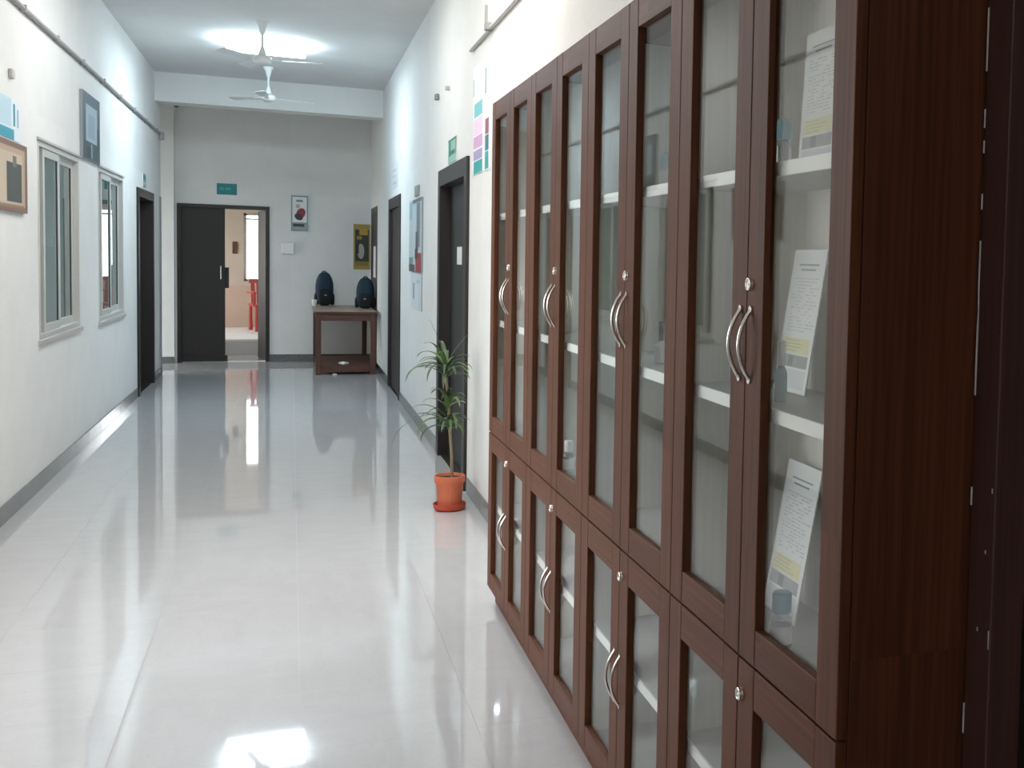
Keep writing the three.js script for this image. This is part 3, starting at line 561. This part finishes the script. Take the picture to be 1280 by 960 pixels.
wallSheet('banner', 'narrow teal and white banner next to the pink banner', 'banner', 'R', -6.76, -6.6, 2.01, 2.6, 50, 240, (g, w, h) => { R4(g, '#f0f2f4', 0, 0, w, h); R4(g, '#7c97a6', 0, 0, w * 0.3, h * 0.25); R4(g, '#8c4a66', w * 0.1, h * 0.5, w * 0.8, h * 0.15); R4(g, '#1f6f7a', w * 0.1, h * 0.66, w * 0.8, h * 0.15); R4(g, '#25a3a3', w * 0.1, h * 0.82, w * 0.8, h * 0.17); }, 0.004, M.labelWhite);
// end wall
backSheet('door_sign', 'teal rectangular sign above the double door', 'sign', -0.903, -0.662, 2.258, 2.405, 96, 60, (g, w, h) => { R4(g, '#1c7f83', 0, 0, w, h); R4(g, '#3aa3a5', w * 0.14, h * 0.36, w * 0.2, h * 0.22); R4(g, '#3aa3a5', w * 0.42, h * 0.36, w * 0.28, h * 0.22); }, 0.01, M.teal);
backSheet('framed_poster', 'small white framed poster with a red figure on the end wall', 'poster', 0.003, 0.215, 1.806, 2.29, 90, 200, (g, w, h) => {
  R4(g, '#7e8d90', 0, 0, w, h); R4(g, '#dfe3e4', w * 0.07, h * 0.04, w * 0.86, h * 0.72); R4(g, '#8f9ca0', w * 0.06, h * 0.78, w * 0.88, h * 0.19); R4(g, '#2f4146', w * 0.12, h * 0.8, w * 0.66, h * 0.08);
  g.fillStyle = '#8f2a3a'; g.beginPath(); g.ellipse(w * 0.58, h * 0.5, w * 0.26, h * 0.15, 0.4, 0, 7); g.fill(); g.fillStyle = '#3a2630'; g.beginPath(); g.ellipse(w * 0.45, h * 0.6, w * 0.26, h * 0.09, 0.5, 0, 7); g.fill();
  g.fillStyle = '#b9a6ac'; g.beginPath(); g.arc(w * 0.4, h * 0.3, w * 0.13, 0, 7); g.fill(); R4(g, '#77848c', w * 0.3, h * 0.12, w * 0.4, h * 0.06);
}, 0.02);
backSheet('framed_poster', 'yellow bordered poster with dark collage near the corner door', 'poster', 0.8, 1.02, 1.295, 1.93, 90, 260, (g, w, h) => {
  R4(g, '#a08a3c', 0, 0, w, h); R4(g, '#2b2a22', w * 0.1, h * 0.12, w * 0.82, h * 0.72); R4(g, '#b98f2c', w * 0.35, h * 0.1, w * 0.5, h * 0.14); R4(g, '#8d7a34', w * 0.2, h * 0.26, w * 0.3, h * 0.08);
  g.fillStyle = '#aaa79c'; g.beginPath(); g.ellipse(w * 0.45, h * 0.6, w * 0.2, h * 0.17, 0, 0, 7); g.fill(); R4(g, '#7f6f35', w * 0.1, h * 0.82, w * 0.8, h * 0.1); R4(g, '#191a18', w * 0.12, h * 0.45, w * 0.2, h * 0.2);
}, 0.012);
small('switch_box', 'white electrical box on the end wall below the red figure poster', 'switch', [-0.115, 1.485, ZB], [0.045, 1.64, ZB + 0.045], M.whitePlastic);
small('wall_fixture', 'small dark fixture high in the corner of the end wall', 'fixture', [-1.395, 3.37, ZB], [-1.35, 3.43, ZB + 0.06], M.grey);
small('wall_hook', 'tiny dark hook high on the right wall past the banner', 'hook', [XR - 0.03, 2.70, -9.1], [XR, 2.745, -9.03], M.grey);
small('wall_hook', 'tiny brown hook high on the right wall close to the green sign', 'hook', [XR - 0.03, 2.69, -8.45], [XR, 2.72, -8.4], M.sill);
small('wall_socket', 'small grey socket plate on the left wall above the blue notice', 'socket', [XL, 2.42, -7.55], [XL + 0.02, 2.47, -7.48], M.sill);
backRoomThings();
function backRoomThings() {
  const z = -21.094;
  const o = mesh(numbered('picture_frame'), rbox(0.075, 0.2, 0.02, 0.004), std({ map: woodTex([0.42, 0.28, 0.2], 0.6), roughness: 0.6 }), scene, [-0.85, 1.565, z + 0.006]);
  tag(o, 'small brown picture on the beige wall of the room behind', 'picture');
  const t = thing('plastic_chair', 'red plastic chair in the room behind the double door', 'chair', [-0.34, 0.226, -20.2], 0.25);
  const w = 0.23;
  const seat = new THREE.Shape(); seat.moveTo(-w, -0.22); seat.lineTo(w, -0.22); seat.quadraticCurveTo(w + 0.02, 0, w, 0.22); seat.lineTo(-w, 0.22); seat.quadraticCurveTo(-w - 0.02, 0, -w, -0.22);
  mesh('seat', new THREE.ExtrudeGeometry(seat, { depth: 0.025, bevelEnabled: true, bevelSize: 0.008, bevelThickness: 0.008, bevelSegments: 2 }).rotateX(-Math.PI / 2), M.red, t, [0, 0.4, 0]);
  for (const a of [-1, 1]) for (const b of [-1, 1]) { const g = new THREE.CylinderGeometry(0.022, 0.03, 0.41, 8); mesh('leg', g, M.red, t, [a * 0.21, 0.205, b * 0.2]); }
  for (let i = 0; i < 5; i++) mesh('back_slat', rbox(0.06, 0.36, 0.015, 0.005), M.red, t, [-0.17 + i * 0.085, 0.6, -0.23], [-0.12, 0, 0]);
  mesh('top_rail', rbox(0.46, 0.07, 0.03, 0.012), M.red, t, [0, 0.8, -0.255], [-0.12, 0, 0]);
  for (const a of [-1, 1]) { mesh('armrest', rbox(0.05, 0.03, 0.42, 0.01), M.red, t, [a * 0.235, 0.62, -0.03]); mesh('arm_post', rbox(0.04, 0.22, 0.04, 0.01), M.red, t, [a * 0.235, 0.51, 0.15]); }
}

// every light and mesh takes part in shadows
scene.traverse((o) => { if (o.isMesh) o.castShadow = o.receiveShadow = true; });
renderer.render(scene, camera);
